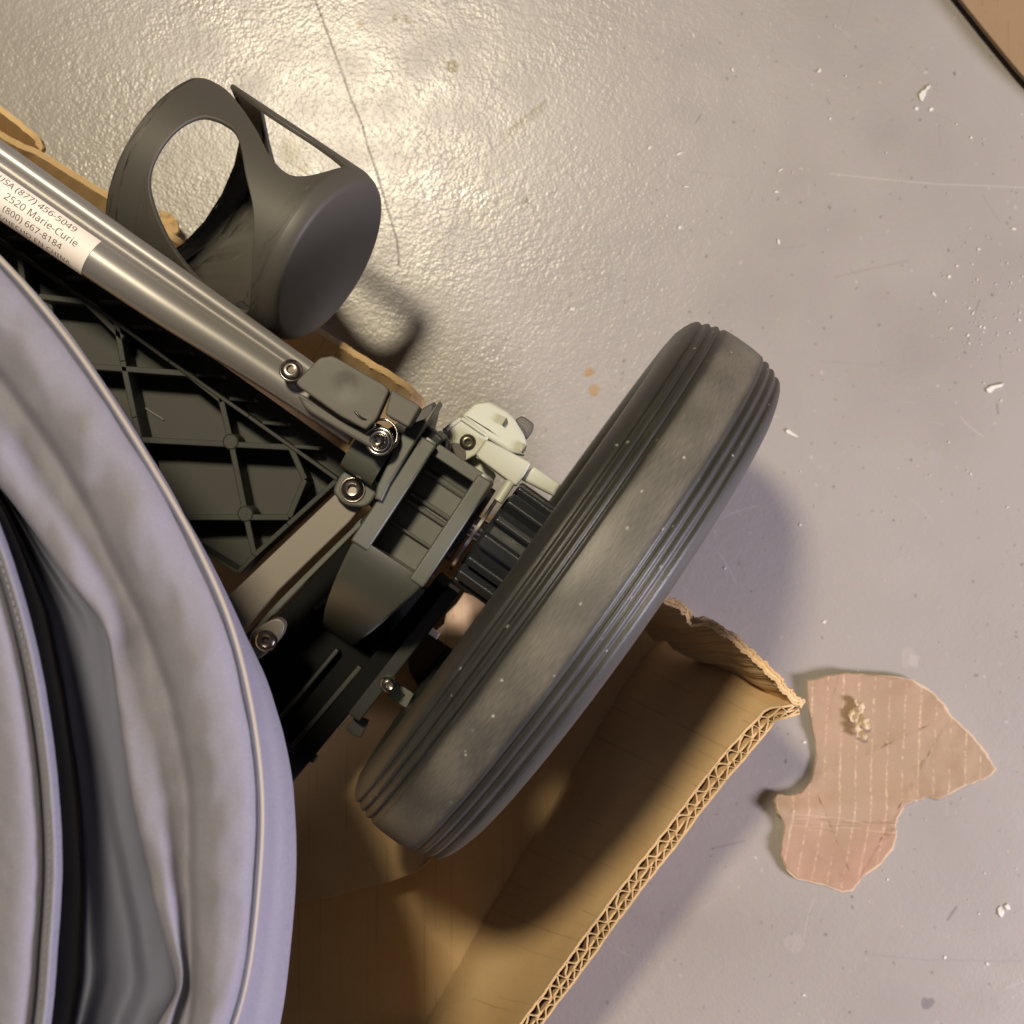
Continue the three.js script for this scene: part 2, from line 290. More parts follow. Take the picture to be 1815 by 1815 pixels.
// ---------------------------------------------------------------- the box the stroller lies in
const box = thing('cardboard_box', 'open brown double-wall cardboard box with torn side, holding the grey stroller', 'box', P(620, 1300, 0));
{
  // bottom panel
  part('bottom_panel', prism([[1120, 1040], [1225, 1110], [1165, 1165], [900, 1597], [768, 1815], [640, 2040], [-500, 2040], [-500, 70], [300, 560], [760, 860]], 0.006, 0.005, 0.0005), M.kraft, box);
  // the side wall on the right: three liners with two flutes between them, leaning outwards
  const N = 700;
  const topPx = [[1416, 1256], [1392, 1262], [1366, 1268], [1352, 1284], [1332, 1306], [1285, 1360], [1243, 1413], [1186, 1489], [1137, 1551], [1081, 1625], [1047, 1672], [968, 1780], [930, 1830], [860, 1925], [760, 2060]];
  const top = resample(topPx.map(([x, y], i) => P(x, y, 0.124 + 0.002 * Math.sin(i * 1.7))), N);
  const foot = resample([[1205, 1118], [1160, 1165], [1010, 1405], [900, 1590], [768, 1818], [640, 2040]].map(([x, y]) => P(x, y, 0.007)), N);
  const bul = (s, v) => 0.004 * Math.sin(v * Math.PI) * Math.sin(s * 7) - 0.003 * Math.sin(v * Math.PI);
  const crush = (s) => (s < 0.10 ? 0.55 + 4.5 * s : 1) * (1 + 0.10 * noise(s * 26, 6) + 0.07 * noise(s * 70, 8));
  const inner = part('side_wall', ribbon(top, foot, 0.0009, (s) => 0.0046 * crush(s), 10, bul), M.kraft, box);
  part('liner', ribbon(top, foot, 0.0010, (s) => -0.0007 * crush(s) + 0.0003 * noise(s * 60, 3), 10, bul), M.cut, inner);
  part('liner', ribbon(top, foot, 0.0010, (s) => -0.0046 * crush(s), 10, bul), M.cut, inner);
  const wav = (s, len, pitch) => { const x = len / pitch + 0.55 * noise(len * 70, pitch * 900) + 0.25 * noise(len * 210, 4.4); return (0.93 + 0.12 * noise(len * 130, 9)) * Math.sin(x * 2 * Math.PI + (0.5 + 0.5 * noise(len * 40, 7)) * Math.sin(x * 2 * Math.PI)); };
  part('flute', ribbon(top, foot, 0.0006, (s, len) => (0.00195 + 0.0023 * wav(s, len, 0.0087)) * crush(s), 10, bul), M.flute, inner);
  part('flute', ribbon(top, foot, 0.0005, (s, len) => (-0.00265 + 0.0016 * wav(s, len, 0.0066)) * crush(s), 10, bul), M.flute, inner);
  part('cut_edge', [ribbon(top.map((p) => p.clone().setY(p.y + 0.0007)), top.map((p) => p.clone().setY(p.y - 0.0010)), 0.0012, (s) => 0.0046 * crush(s) + 0.0002 * noise(s * 160, 1), 1),
    ribbon(top.map((p) => p.clone().setY(p.y + 0.0007)), top.map((p) => p.clone().setY(p.y - 0.0010)), 0.0011, (s, l) => (0.00195 + 0.0023 * wav(s, l, 0.0087)) * crush(s), 1),
    ribbon(top.map((p) => p.clone().setY(p.y + 0.0007)), top.map((p) => p.clone().setY(p.y - 0.0010)), 0.0009, (s, l) => (-0.00265 + 0.0016 * wav(s, l, 0.0066)) * crush(s), 1)], M.cut, inner);
  // the crumpled end wall by the corner
  const e1 = resample([[1118, 1050, 0.108], [1150, 1058, 0.110], [1192, 1072, 0.112], [1214, 1088, 0.113], [1224, 1108, 0.112], [1252, 1108, 0.116], [1290, 1130, 0.122], [1330, 1166, 0.126], [1362, 1194, 0.128], [1385, 1222, 0.128], [1405, 1242, 0.126], [1420, 1254, 0.124]].map((a) => P(...a)), 260);
  const e1f = resample([[1060, 1050], [1130, 1105], [1180, 1140], [1230, 1165], [1290, 1190]].map(([x, y], i) => P(x, y, 0.006 + 0.012 * i)), 260);
  const jag = (s) => 0.0011 * noise(s * 34, 1) + 0.0007 * noise(s * 90, 2);
  const end = part('end_wall', ribbon(e1, e1f, 0.0030, (s) => jag(s) - 0.0012, 14, (s, v) => 0.0035 * noise(s * 7, v * 3) * Math.sin(Math.min(1, v * 3) * 1.57)), M.kraft, box);
  part('cut_edge', [ribbon(e1.map((p) => p.clone().setY(p.y + 0.0012)), e1.map((p) => p.clone().setY(p.y - 0.004)), 0.0016, (s) => jag(s) + 0.0007 * noise(s * 150, 5) - 0.0001, 1), ribbon(e1.map((p) => p.clone().setY(p.y + 0.0004)), e1.map((p) => p.clone().setY(p.y - 0.005)), 0.0014, (s) => jag(s) - 0.0030 + 0.0009 * noise(s * 60, 8), 1)], M.cut, end);
  // the long end wall behind the tube, torn off beside the axle
  const w1 = resample([[-200, 112, 0.100], [30, 255, 0.100], [60, 268, 0.100], [200, 354, 0.100], [390, 473, 0.100], [560, 583, 0.100], [640, 633, 0.099], [690, 664, 0.095], [730, 692, 0.085], [752, 716, 0.068]].map((a) => P(...a)), 300);
  const w1f = resample([[-300, 200], [200, 510], [560, 735], [700, 820], [735, 800]].map(([x, y]) => P(x, y, 0.008)), 300);
  const long = part('end_wall', ribbon(w1, w1f, 0.0034, (s) => 0.0006 * noise(s * 40, 9), 8, (s, v) => 0.002 * Math.sin(s * 9) * v), M.kraft, box);
  part('cut_edge', ribbon(w1.map((p) => p.clone().setY(p.y + 0.0008)), w1.map((p) => p.clone().setY(p.y - 0.002)), 0.0030, (s) => 0.0006 * noise(s * 40, 9) + (s > 0.72 ? 0.0009 * noise(s * 190, 4) : 0.0003 * noise(s * 90, 4)), 1), M.cut, long);
  // outer flap end with its little torn tab
  const o1 = resample([[-220, 30, 0.094], [0, 193, 0.094], [30, 216, 0.094], [62, 243, 0.092], [68, 252, 0.090]].map((a) => P(...a)), 80);
  part('torn_flap', ribbon(o1, o1.map((p) => V(p.x - 0.016, 0.03, p.z + 0.024)), 0.0030, (s) => 0.0004 * noise(s * 30, 3), 5), M.kraft, box);
  part('torn_tab', prism([[66, 240], [72, 246], [77, 262], [72, 268], [62, 256]], 0.093, 0.006, 0.0004), M.cut, box);
  part('torn_tab', warp(tess(prism([[282, 372], [300, 376], [314, 390], [316, 410], [300, 424], [280, 420]], 0.022, 0.004, 0.0006), 0.003), (v) => { v.y += 0.003 * noise(v.x * 300, v.z * 300); }), M.cut, box);
  // a loose inner flap on the bottom, and the piece pressed down under the axle
  const flap = [[380, 1640], [455, 1626], [520, 1612], [580, 1596], [640, 1574], [690, 1558], [742, 1534], [800, 1480], [905, 1380], [1000, 1250], [1120, 1100], [1000, 1040], [780, 1020], [560, 1260], [380, 1400]];
  part('inner_flap', warp(tess(prism(flap, 0.030, 0.004, 0.0005), 0.012, 6), (v) => { v.y += 0.004 * noise(v.x * 14, v.z * 14) - 0.016 + 0.034 * Math.min(1, Math.max(0, (v.x + 0.135) / 0.085)) - 0.05 * Math.max(0, v.x + 0.045) / 0.1; }), M.kraft, box);
  const crushed = [[790, 1088], [810, 1068], [822, 1050], [862, 1066], [905, 1040], [900, 1120], [862, 1150], [820, 1168], [800, 1150], [778, 1136], [768, 1122], [786, 1106]];
  part('crushed_flap', warp(tess(prism(crushed, 0.085, 0.004, 0.0005), 0.006, 6), (v) => { v.y += 0.006 * noise(v.x * 60, v.z * 60); }), M.kraft, box);
}

// ---------------------------------------------------------------- the stroller
const stroller = thing('stroller', 'folded grey stroller with black rubber wheel and lilac canopy, lying in cardboard box', 'stroller', P(620, 1100, 0));
// wheel
const WC = V(0.0425, 0.170, 0.0165), LEAN = 0.0 * RAD;
{
  const wheelM = new THREE.Matrix4().makeTranslation(WC.x, WC.y, WC.z).premultiply(ROT).multiply(new THREE.Matrix4().makeRotationY(-2.1 * RAD));
  const prof = [], WX = 1.13, WR = 1.022;
  const grooves = [0.0112, 0.0150, 0.0188];
  const crown = (x) => {
    let r = 0.1448 - 0.0052 * Math.pow(Math.abs(x) / 0.0215, 2.6);
    for (const c of grooves) { const d = Math.abs(Math.abs(x) - c) / 0.0017; if (d < 1) r -= 0.0012 * 0.5 * (1 + Math.cos(Math.PI * d)); }
    return r;
  };
  const sideProf = [[0.104, 0.0130], [0.1045, 0.0165], [0.108, 0.0205], [0.113, 0.0238], [0.119, 0.0256], [0.1245, 0.0262], [0.130, 0.0257], [0.1345, 0.0243], [0.1375, 0.0230]];
  for (const [r, x] of sideProf) prof.push([r, -x]);
  for (let i = 0; i <= 150; i++) { const x = -0.0215 + 0.043 * i / 150; prof.push([crown(x), x]); }
  for (const [r, x] of [...sideProf].reverse()) prof.push([r, x]);
  const g = axleLathe(prof.map(([r, x]) => [r * WR, x * WX]), 200, true);
  // uv: v by the place across the tyre, so that dust keeps its real size
  const p = g.attributes.position, uv = g.attributes.uv;
  for (let i = 0; i < p.count; i++) { const x = p.getX(i) / WX, r = Math.hypot(p.getY(i), p.getZ(i)) / WR; uv.setXY(i, uv.getX(i), r > 0.1368 ? 0.5 + x / 0.0215 * 0.3 : x < 0 ? 0.2 * (r - 0.1) / 0.0375 : 1 - 0.2 * (r - 0.1) / 0.0375); }
  const tyreMap = canvasTexture(2048, 256, (c, w, h) => {
    c.fillStyle = 'rgb(58,57,54)'; c.fillRect(0, 0, w, h);
    const im = c.getImageData(0, 0, w, h);
    for (let y = 0; y < h; y++) for (let x = 0; x < w; x++) {
      const v = 1 - y / h, a = (v - 0.5) / 0.3 * 0.0215, u = x / w, on = Math.abs(a) < 0.0215;
      let dust = on ? 1 / (1 + Math.exp((Math.abs(a) - 0.0092 - 0.0012 * tileNoise(u, 0.5, 40, 3)) / 0.0007)) : 0.12;
      if (on) for (const q of grooves) { const d = Math.abs(Math.abs(a) - q); if (d > 0.0011 && Math.abs(a) > 0.0095) dust = Math.max(dust, 0.26 + 0.2 * tileNoise(u, v, 60, 9)); }
      dust *= 0.82 + 0.5 * tileNoise(u, v * 0.15, 30, 2) + 0.35 * tileNoise(u, v, 160, 4);
      dust = Math.max(0, Math.min(1, dust)); const o = (y * w + x) * 4, n = 6 * tileNoise(u, v, 220, 1);
      im.data[o] = 31 + 77 * dust + n; im.data[o + 1] = 31 + 72 * dust + n; im.data[o + 2] = 30 + 63 * dust + n;
    }
    c.putImageData(im, 0, 0);
    for (let i = 0; i < 110; i++) { const x = rnd() * w, y = (0.2 + rnd() * 0.6) * h; c.fillStyle = 'rgba(205,200,190,' + (0.15 + rnd() * 0.55) + ')'; c.beginPath(); c.ellipse(x, y, 0.7 + rnd() * 1.3, 0.8 + rnd() * 1.4, 0, 0, 7); c.fill(); }
  });
  const rubber = new THREE.MeshStandardMaterial({ map: tyreMap, roughness: 0.46, bumpMap: grain(0.2), bumpScale: 0.0001 });
  g.applyMatrix4(wheelM);
  const rimP = [[0.104, -0.0128], [0.0985, -0.0128], [0.0965, -0.006], [0.0965, 0.006], [0.0985, 0.0128], [0.104, 0.0128], [0.1052, 0.0165], [0.1005, 0.0172], [0.0942, 0.0120], [0.0925, 0], [0.0942, -0.0120], [0.1005, -0.0172], [0.1052, -0.0165], [0.104, -0.0128]];
  const disc = new THREE.Shape(); disc.absarc(0, 0, 0.0985, 0, Math.PI * 2);
  for (let k = 0; k < 5; k++) { const a = (k * 72 + 20) * RAD, h = new THREE.Path(); h.absellipse(0.067 * Math.cos(a), 0.067 * Math.sin(a), 0.0225, 0.0215, 0, Math.PI * 2, false, a); disc.holes.push(h); }
  const dg = creased(new THREE.ExtrudeGeometry(disc, { depth: 0.012, bevelEnabled: true, bevelSize: 0.0015, bevelThickness: 0.0015, bevelOffset: -0.0015, bevelSegments: 3, curveSegments: 60 }), 0.5);
  dg.translate(0, 0, -0.006); dg.rotateY(Math.PI / 2); dg.applyMatrix4(wheelM);
  const wheel = part('wheel', g, rubber, stroller);
  wheel.name = 'wheel'; wheel.userData.label = 'dusty black ribbed rubber tyre';
  part('rim', axleLathe(rimP.map(([r, x]) => [r * WR, x * WX]), 120).applyMatrix4(wheelM), M.hub, wheel);
  part('wheel_disc', dg, M.hub, wheel);
  part('hub', axleLathe([[0, -0.049], [0.020, -0.049], [0.0235, -0.046], [0.0235, 0.016], [0.018, 0.019], [0, 0.019]], 60).applyMatrix4(wheelM), M.hub, wheel);
  for (let k = 0; k < 14; k++) {                                                 // ribs round the hub
    const a = (k / 14 * 360 + 8) * RAD, s = new RoundedBoxGeometry(0.041, 0.0075, k % 2 ? 0.0052 : 0.0078, 3, 0.0018);
    s.translate(-0.0275, 0.0262, 0); s.rotateX(a); s.applyMatrix4(wheelM);
    part('hub_rib', s, M.hub, wheel);
  }
}
// frame tube with its rail
{
  // end stations: lower edge and upper edge of the tube as it lies, left end raised
  const st = [[-260, 214, 63, 0.226], [0, 390, 247, 0.215], [300, 590, 459, 0.203], [480, 700, 589, 0.196], [640, 803, 706, 0.190]];
  const frames = st.map(([x, lo, hi, h]) => { const c = 0.825, mid = (lo + hi) / 2, wpx = (lo - hi) * c; return { at: P(x, mid, h), w: wpx * mm(h) }; });
  const across = V(0.565, 0, -0.825);
  const prof = [];
  const nBody = 26;
  for (let i = 0; i <= nBody; i++) { const a = Math.PI * (1.12 - 1.0 * i / nBody); prof.push([-0.5 + 0.33 + 0.33 * Math.cos(a), 0.33 * Math.sin(a)]); }
  prof.push([0.157, 0.105], [0.172, 0.125]);
  for (let i = 0; i <= 12; i++) { const a = Math.PI * (0.78 - 0.85 * i / 12); prof.push([0.335 + 0.165 * Math.cos(a), 0.02 + 0.165 * Math.sin(a)]); }
  prof.push([0.40, -0.26], [0.1, -0.33], [-0.3, -0.30]);
  const ctr = new THREE.CatmullRomCurve3(frames.map((f) => f.at)), NS = 60;
  const wAt = (t) => { const k = t * (frames.length - 1), i = Math.min(frames.length - 2, Math.floor(k)); return THREE.MathUtils.lerp(frames[i].w, frames[i + 1].w, k - i); };
  const pt = (t, n, y) => { const w = wAt(t), p = ctr.getPoint(t); return p.addScaledVector(across, n * w).add(V(0, y * w, 0)); };
  const loft = (list, t0, t1, off = 0, close = true) => {
    const pos = [], uv = [], idx = [], m = list.length;
    for (let i = 0; i <= NS; i++) for (let j = 0; j < m; j++) {
      const [n, y] = list[j], t = t0 + (t1 - t0) * i / NS, c = [-0.17, 0], d = Math.hypot(n - c[0], y - c[1]) || 1;
      const p = pt(t, n + (n - c[0]) / d * off, y + (y - c[1]) / d * off); pos.push(p.x, p.y, p.z); uv.push(i / NS, j / (m - 1));
    }
    for (let i = 0; i < NS; i++) for (let j = 0; j < (close ? m : m - 1); j++) { const a = i * m + j, b = i * m + (j + 1) % m, c = a + m, d = b + m; idx.push(a, b, c, b, d, c); }
    if (close) for (const i of [0, NS]) { for (let j = 1; j < m - 1; j++) idx.push(i * m, i * m + j, i * m + j + 1); }
    const g = new THREE.BufferGeometry(); g.setAttribute('position', new THREE.Float32BufferAttribute(pos, 3)); g.setAttribute('uv', new THREE.Float32BufferAttribute(uv, 2)); g.setIndex(idx);
    return g;
  };
  const tg = loft(prof, 0, 1); tg.deleteAttribute('uv');
  const tubeMesh = part('frame_tube', creased(tg.toNonIndexed(), 0.5), M.steel, stroller);
  const labelMap = canvasTexture(1024, 352, (c, w, h) => {
    c.fillStyle = 'rgb(232,222,214)'; c.fillRect(0, 0, w, h);
    c.fillStyle = 'rgb(58,50,48)'; c.textAlign = 'right'; c.textBaseline = 'middle';
    const line = (s, x, y, f) => { c.font = f + 'px sans-serif'; c.fillText(s, x, y); };
    line('USA (877) 456-5049', w - 128, h * 0.13, 56);
    line('Products, 2520 Marie-Curie', w - 76, h * 0.33, 58);
    line('H4S 1N1, (800) 667-8184', w - 140, h * 0.53, 54);
    line('CHINE/HECHO EN CHINA', w - 70, h * 0.73, 50);
  });
  labelMap.wrapS = labelMap.wrapT = THREE.ClampToEdgeWrapping;
  const lab = prof.slice(2, nBody - 1);
  const lg = loft(lab, 0.02, 0.395, 0.012, false);
  { const q = lg.attributes.uv; const m = lab.length; for (let i = 0; i < q.count; i++) { const j = i % m, k = Math.floor(i / m) / NS; q.setXY(i, -0.62 + 1.62 * k, j / (m - 1)); } }
  lg.computeVertexNormals();
  const sticker = part('label_sticker', lg, new THREE.MeshStandardMaterial({ map: labelMap, roughness: 0.6, side: THREE.DoubleSide }), tubeMesh, 'white printed address sticker');
  void sticker;
  part('bolt', [buttonHead(P(516, 657, 0.2125), V(0.18, 1, -0.3), 0.0052, 0.0026), torusRing(P(516, 657, 0.2125), V(0.18, 1, -0.3), 0.0050, 0.0007)], M.bolt, tubeMesh);
  part('shadow_gap_rail', beam(P(180, 505, 0.196), P(280, 573, 0.190), 0.0012, 0.002, 0.0005), M.satin, tubeMesh).name = 'edge_rail';
}
// ribbed tray under the tube
{
  const H = 0.150, D = 0.027;
  const out = [[-240, 260], [0, 427], [152, 533], [300, 640], [440, 738], [598, 850], [510, 930], [450, 985], [422, 1015], [340, 965], [200, 870], [-240, 560]];
  const tray = part('tray', prism(out, H - D + 0.003, 0.003, 0.0004), M.tray, stroller);
  const wall = (pts, w = 0.0019, h0 = H, d = D) => { const g = []; for (let i = 0; i + 1 < pts.length; i++) { const a = P(...pts[i], h0), b = P(...pts[i + 1], h0); a.y = b.y = h0 - d / 2; g.push(beam(a, b, w, d, 0.0005)); } return g; };
  part('rim', [...wall([[-240, 260], [0, 427], [152, 533], [300, 640], [440, 738], [598, 850]], 0.0020, H + 0.001), ...wall([[598, 850], [510, 930], [450, 985], [422, 1015]], 0.0026), ...wall([[422, 1015], [340, 965], [200, 870]], 0.0018)], M.tray, tray);
  for (const r of [[[68, 525], [152, 535]], [[100, 645], [332, 662]], [[240, 779], [515, 793]],  [[320, 917], [512, 917]], [[33, 445], [42, 515]], [[205, 570], [217, 640], [238, 740], [260, 830]], [[390, 702], [409, 783], [435, 911], [450, 982]], [[152, 535], [217, 600]], [[332, 662], [395, 712]], [[515, 793], [540, 850], [512, 917]]]) part('rib', wall(r, 0.0031), M.tray, tray);
  for (const [x, y] of [[409, 783], [435, 911]]) part('boss', orient(lathe([[0, 0.0006], [0.0034, 0.0006], [0.0042, -0.0002], [0.0046, -0.018], [0, -0.018]].reverse(), 24), P(x, y, H), V(0, 1, 0)), M.tray, tray);
  part('outer_ledge', prism([[-240, 200], [0, 368], [300, 580], [610, 800], [640, 830], [598, 850], [300, 640], [0, 427], [-240, 260]], 0.134, 0.004, 0.0005), M.tray, tray);
  for (const [x, y] of [[20, 400], [70, 432], [122, 470], [180, 512], [238, 556], [296, 598], [352, 640], [410, 682], [468, 724], [524, 766]]) part('fin', beam(P(x, y + 26, 0.142), P(x + 46, y + 30, 0.142), 0.0022, 0.014), M.tray, tray);
  part('scratch_mark', beam(P(246, 716, 0.1275), P(290, 744, 0.1275), 0.0007, 0.0004, 0.0001), std([0.13, 0.13, 0.12], 0.6), tray);
}
// silver strap, its bolts and the clamp round the tube's end
{
  const strap = part('strap_bar', prism([[401, 1060], [586, 883], [604, 866], [640, 900], [620, 925], [494, 1047], [436, 1114], [396, 1090]], 0.172, 0.004, 0.0008), M.satin, stroller);
  part('edge_strip', beam(P(430, 1138, 0.160), P(648, 918, 0.160), 0.0030, 0.008), M.grey, strap);
  part('bolt', buttonHead(P(472, 1136, 0.170), V(0, 1, 0), 0.0055, 0.004), M.bolt, strap);
  part('bolt_boss', prism(round([[440, 1120], [490, 1092], [506, 1104], [500, 1128], [462, 1168], [446, 1170]], 0.4), 0.168, 0.010, 0.0012), M.satin, strap);
  const cl = part('tube_clamp', [prism(round([[588, 872], [602, 842], [626, 824], [676, 862], [652, 900], [612, 897]], 0.35), 0.181, 0.007, 0.0012)], M.grey, stroller);
  // saddle over the tube end
  const A = P(652, 812, 0.196), ax = V(0.835, 0, 0.55), acr = V(0.55, 0, -0.835), pts = [];
  const sad = new THREE.CylinderGeometry(0.0125, 0.0125, 0.018, 40, 1, false); sad.rotateZ(Math.PI / 2); sad.scale(1, 0.9, 1);
  sad.applyMatrix4(new THREE.Matrix4().makeBasis(ax, V(0, 1, 0), acr.clone().negate()).setPosition(P(656, 806, 0.1865)));
  part('saddle', sad, M.grey, cl);
  part('bolt', [buttonHead(P(625, 868, 0.181), V(0, 1, 0), 0.0058, 0.0036), torusRing(P(625, 868, 0.1815), V(0, 1, 0), 0.0058, 0.0005)], M.bolt, cl);
  part('washer_rib', beam(P(628, 829, 0.182), P(676, 864, 0.182), 0.003, 0.003, 0.0012), M.grey, cl);
  // upright plate beside the latch, seen edge-on
  const plate = part('bracket_plate', prism([[780, 710], [752, 742], [724, 752], [712, 770], [668, 862], [664, 884], [676, 888], [690, 858], [738, 782], [758, 752]], 0.205, 0.030, 0.0010), M.grey, stroller);
  part('knob', [orient(lathe([[0, 0.007], [0.0045, 0.0068], [0.0058, 0.005], [0.006, 0], [0.006, -0.01], [0, -0.01]].reverse(), 30), P(752, 776, 0.188), V(0.5, 0.8, 0.2))], M.dark, plate);
  part('back_bar', beam(P(784, 770, 0.188), P(648, 930, 0.176), 0.0055, 0.014, 0.0015), M.dark, plate);
  part('joint_block', prism([[640, 790], [700, 752], [770, 712], [752, 790], [700, 890], [664, 912], [640, 870]], 0.166, 0.06, 0.001), M.dark, plate);
  part('cap', prism(round([[770, 762], [790, 770], [800, 790], [786, 812], [768, 800]], 0.35), 0.186, 0.02, 0.002), M.dark, plate);
  void A; void pts;
}
// latch lever with spring
{
  const top = prism(round([[521, 680], [566, 634], [590, 630], [692, 688], [668, 743], [648, 762], [600, 736]], 0.16), 0.226, 0.012, 0.0010);
  // thumb dimple
  const t2 = warp(tess(top, 0.0025, 6), (v) => { const c = P(614, 684, 0.226), d = Math.hypot(v.x - c.x, v.z - c.z) / 0.0075; if (v.y > 0.2205 && d < 1) v.y -= 0.0014 * (0.5 + 0.5 * Math.cos(Math.PI * d)); }, 0.5);
  const lever = part('latch_lever', t2, M.lever, stroller);
  part('lever_arm', prism(round([[522, 690], [600, 742], [645, 760], [668, 748], [690, 764], [694, 788], [668, 800], [646, 788], [600, 762], [540, 726]], 0.3), 0.217, 0.011, 0.0014), M.lever, lever);
  part('latch_block', prism(round([[694, 690], [746, 720], [724, 758], [682, 735]], 0.12), 0.222, 0.018, 0.0010), M.lever, lever);
  const pin = P(673, 782, 0.217), up = V(-0.15, 1, 0.1);
  part('pin', buttonHead(pin, up, 0.0036, 0.004), M.chrome, lever);
  part('washer', [torusRing(pin, up, 0.0044, 0.0008), torusRing(pin.clone().add(V(0, -0.001, 0)), up, 0.0060, 0.0009)], M.chrome, lever);
  const sp = []; for (let i = 0; i <= 120; i++) { const a = i / 120 * Math.PI * 5, r = 0.0074; sp.push(P(676, 771, 0.214).add(V(r * Math.cos(a), -0.006 + 0.008 * i / 120, r * Math.sin(a)))); }
  sp.push(P(665, 752, 0.222), P(640, 740, 0.2268), P(629, 729, 0.2272));
  part('spring', tube(sp, 0.00055, 260), M.chrome, lever);
}
// axle housing
{
  const s = mm(0.200), q = (a) => a * s;
  const x0 = q(-208), x1 = q(-60);
  // side plates: outline in (z, y), extruded along the axle
  const side = (xa, xb, pts, r = 0.001, taper = false) => { const sh = new THREE.Shape(pts.map(([z, y]) => new THREE.Vector2(-z, y))); const g = creased(new THREE.ExtrudeGeometry(sh, { depth: xb - xa - 2 * r, bevelEnabled: true, bevelSize: r, bevelThickness: r, bevelOffset: -r, bevelSegments: 3, curveSegments: 16 }), 0.5); g.translate(0, 0, xa + r); g.rotateY(Math.PI / 2);
    if (taper) { const p = g.attributes.position; for (let i = 0; i < p.count; i++) { const k = Math.max(0, (p.getZ(i) - q(200)) / q(210)); p.setX(i, x0 + (p.getX(i) - x0) * (1 - 0.5 * Math.pow(k, 1.15)) + q(14) * k); } }
    return turned(g); };
  const prof = [[q(-28), 0.196], [q(189), 0.200], [q(189), 0.090], [q(60), 0.090], [q(-28), 0.110]];
  const house = part('axle_housing', [side(x0, q(-178), prof), side(q(-84), x1, prof), side(x0 + 0.0003, x1 - 0.0003, [[q(187), 0.1996], [q(198), 0.1996], [q(210), 0.1986], [q(224), 0.1965], [q(240), 0.193], [q(258), 0.1885], [q(276), 0.183], [q(296), 0.1755], [q(316), 0.166], [q(336), 0.1545], [q(354), 0.142], [q(372), 0.127], [q(390), 0.110], [q(412), 0.085], [q(190), 0.085]], 0.0026, true), lbox(q(-181), q(-81), 0.09, 0.1935, q(-30), q(-6), 0.0008)], M.grey, stroller);
  part('pocket_floor', lbox(q(-182), q(-80), 0.166, 0.170, q(-10), q(192)), M.grey, house);
  for (const [z, w] of [[24, 9], [74, 6], [88, 6], [137, 4]]) { const c = new THREE.CylinderGeometry(w * 0.00022, w * 0.00022, q(90), 20); c.rotateZ(Math.PI / 2); c.translate(q(-131), 0.1695 + 0.00003 * z, q(z)); part('pocket_rib', turned(c), M.gloss, house); }
  part('rim_edge', [lbox(x0 - 0.0008, q(-176), 0.197, 0.2008, q(-24), q(200), 0.0012), lbox(q(-87), x1 + 0.0008, 0.197, 0.2008, q(-24), q(200), 0.0012)], M.grey, house);
  // axle and the washers between housing and hub
  const axM = new THREE.Matrix4().makeTranslation(0, WC.y, WC.z).premultiply(ROT);
  part('axle', axleLathe([[0, -0.016], [0.0060, -0.016], [0.0060, 0.03], [0, 0.03]], 40).applyMatrix4(axM), M.chrome, house);
  part('washer', axleLathe([[0.0065, -0.0150], [0.021, -0.0150], [0.021, -0.0125], [0.0065, -0.0125]], 60).applyMatrix4(axM), M.dark, house);
  part('washer', axleLathe([[0.0065, -0.0105], [0.024, -0.0105], [0.024, -0.0090], [0.0065, -0.0090]], 60).applyMatrix4(axM), M.chrome, house);
  part('guide_rod', [turned(orient(new THREE.CylinderGeometry(0.0024, 0.0024, 0.011, 24), V(-0.0085, 0.192, -0.006), V(0, 0.1, 1)))], M.pale, house);
}
// pale brake housing above the hub
{
  const b = part('brake_housing', prism(round([[815, 737], [840, 714], [866, 710], [898, 728], [912, 742], [930, 772], [934, 790], [930, 806], [900, 800], [862, 776]], 0.2), 0.158, 0.030, 0.0020), M.pale, stroller);
  part('screw_block', prism(round([[783, 761], [815, 737], [868, 773], [844, 806], [818, 820], [792, 778]], 0.16), 0.163, 0.030, 0.0009), M.pale, b);
  part('brake_lug', prism(round([[862, 778], [941, 820], [930, 842], [914, 862], [842, 808]], 0.14), 0.172, 0.034, 0.0010), M.pale, b);
  part('base_plate', prism(round([[800, 806], [838, 806], [880, 840], [866, 872], [830, 856]], 0.16), 0.150, 0.016, 0.0008), M.pale, b);
  part('brake_arm', prism([[933, 836], [946, 826], [994, 858], [982, 880], [924, 850]], 0.166, 0.010, 0.0016), M.pale, b);
  part('raised_edge', [beam(P(790, 762, 0.1634), P(817, 741, 0.1634), 0.0020, 0.002, 0.0008), beam(P(817, 741, 0.1634), P(862, 772, 0.1634), 0.0020, 0.002, 0.0008)], M.pale, b);
  part('screw', [buttonHead(P(829, 784, 0.163), V(0.1, 1, 0.1), 0.0042, 0.0024)], std([0.16, 0.15, 0.11], 0.35, 0.9), b);
  part('knob', prism(round([[912, 744], [926, 736], [946, 750], [946, 760], [934, 778], [926, 770], [920, 758]], 0.3), 0.150, 0.016, 0.0016), M.lever, b, 'dark grey knob');
  part('slot_mark', prism([[890, 752], [898, 740], [900, 748], [894, 756]], 0.1605, 0.003, 0.0003), M.dark, b);
  part('slot_mark', prism([[924, 800], [934, 788], [932, 798], [927, 804]], 0.1605, 0.003, 0.0003), M.dark, b);
  part('pivot_pad', orient(new THREE.CylinderGeometry(0.0058, 0.0062, 0.012, 30), P(806, 806, 0.158), V(0, 1, 0)), std([0.075, 0.062, 0.055], 0.6), b);
}
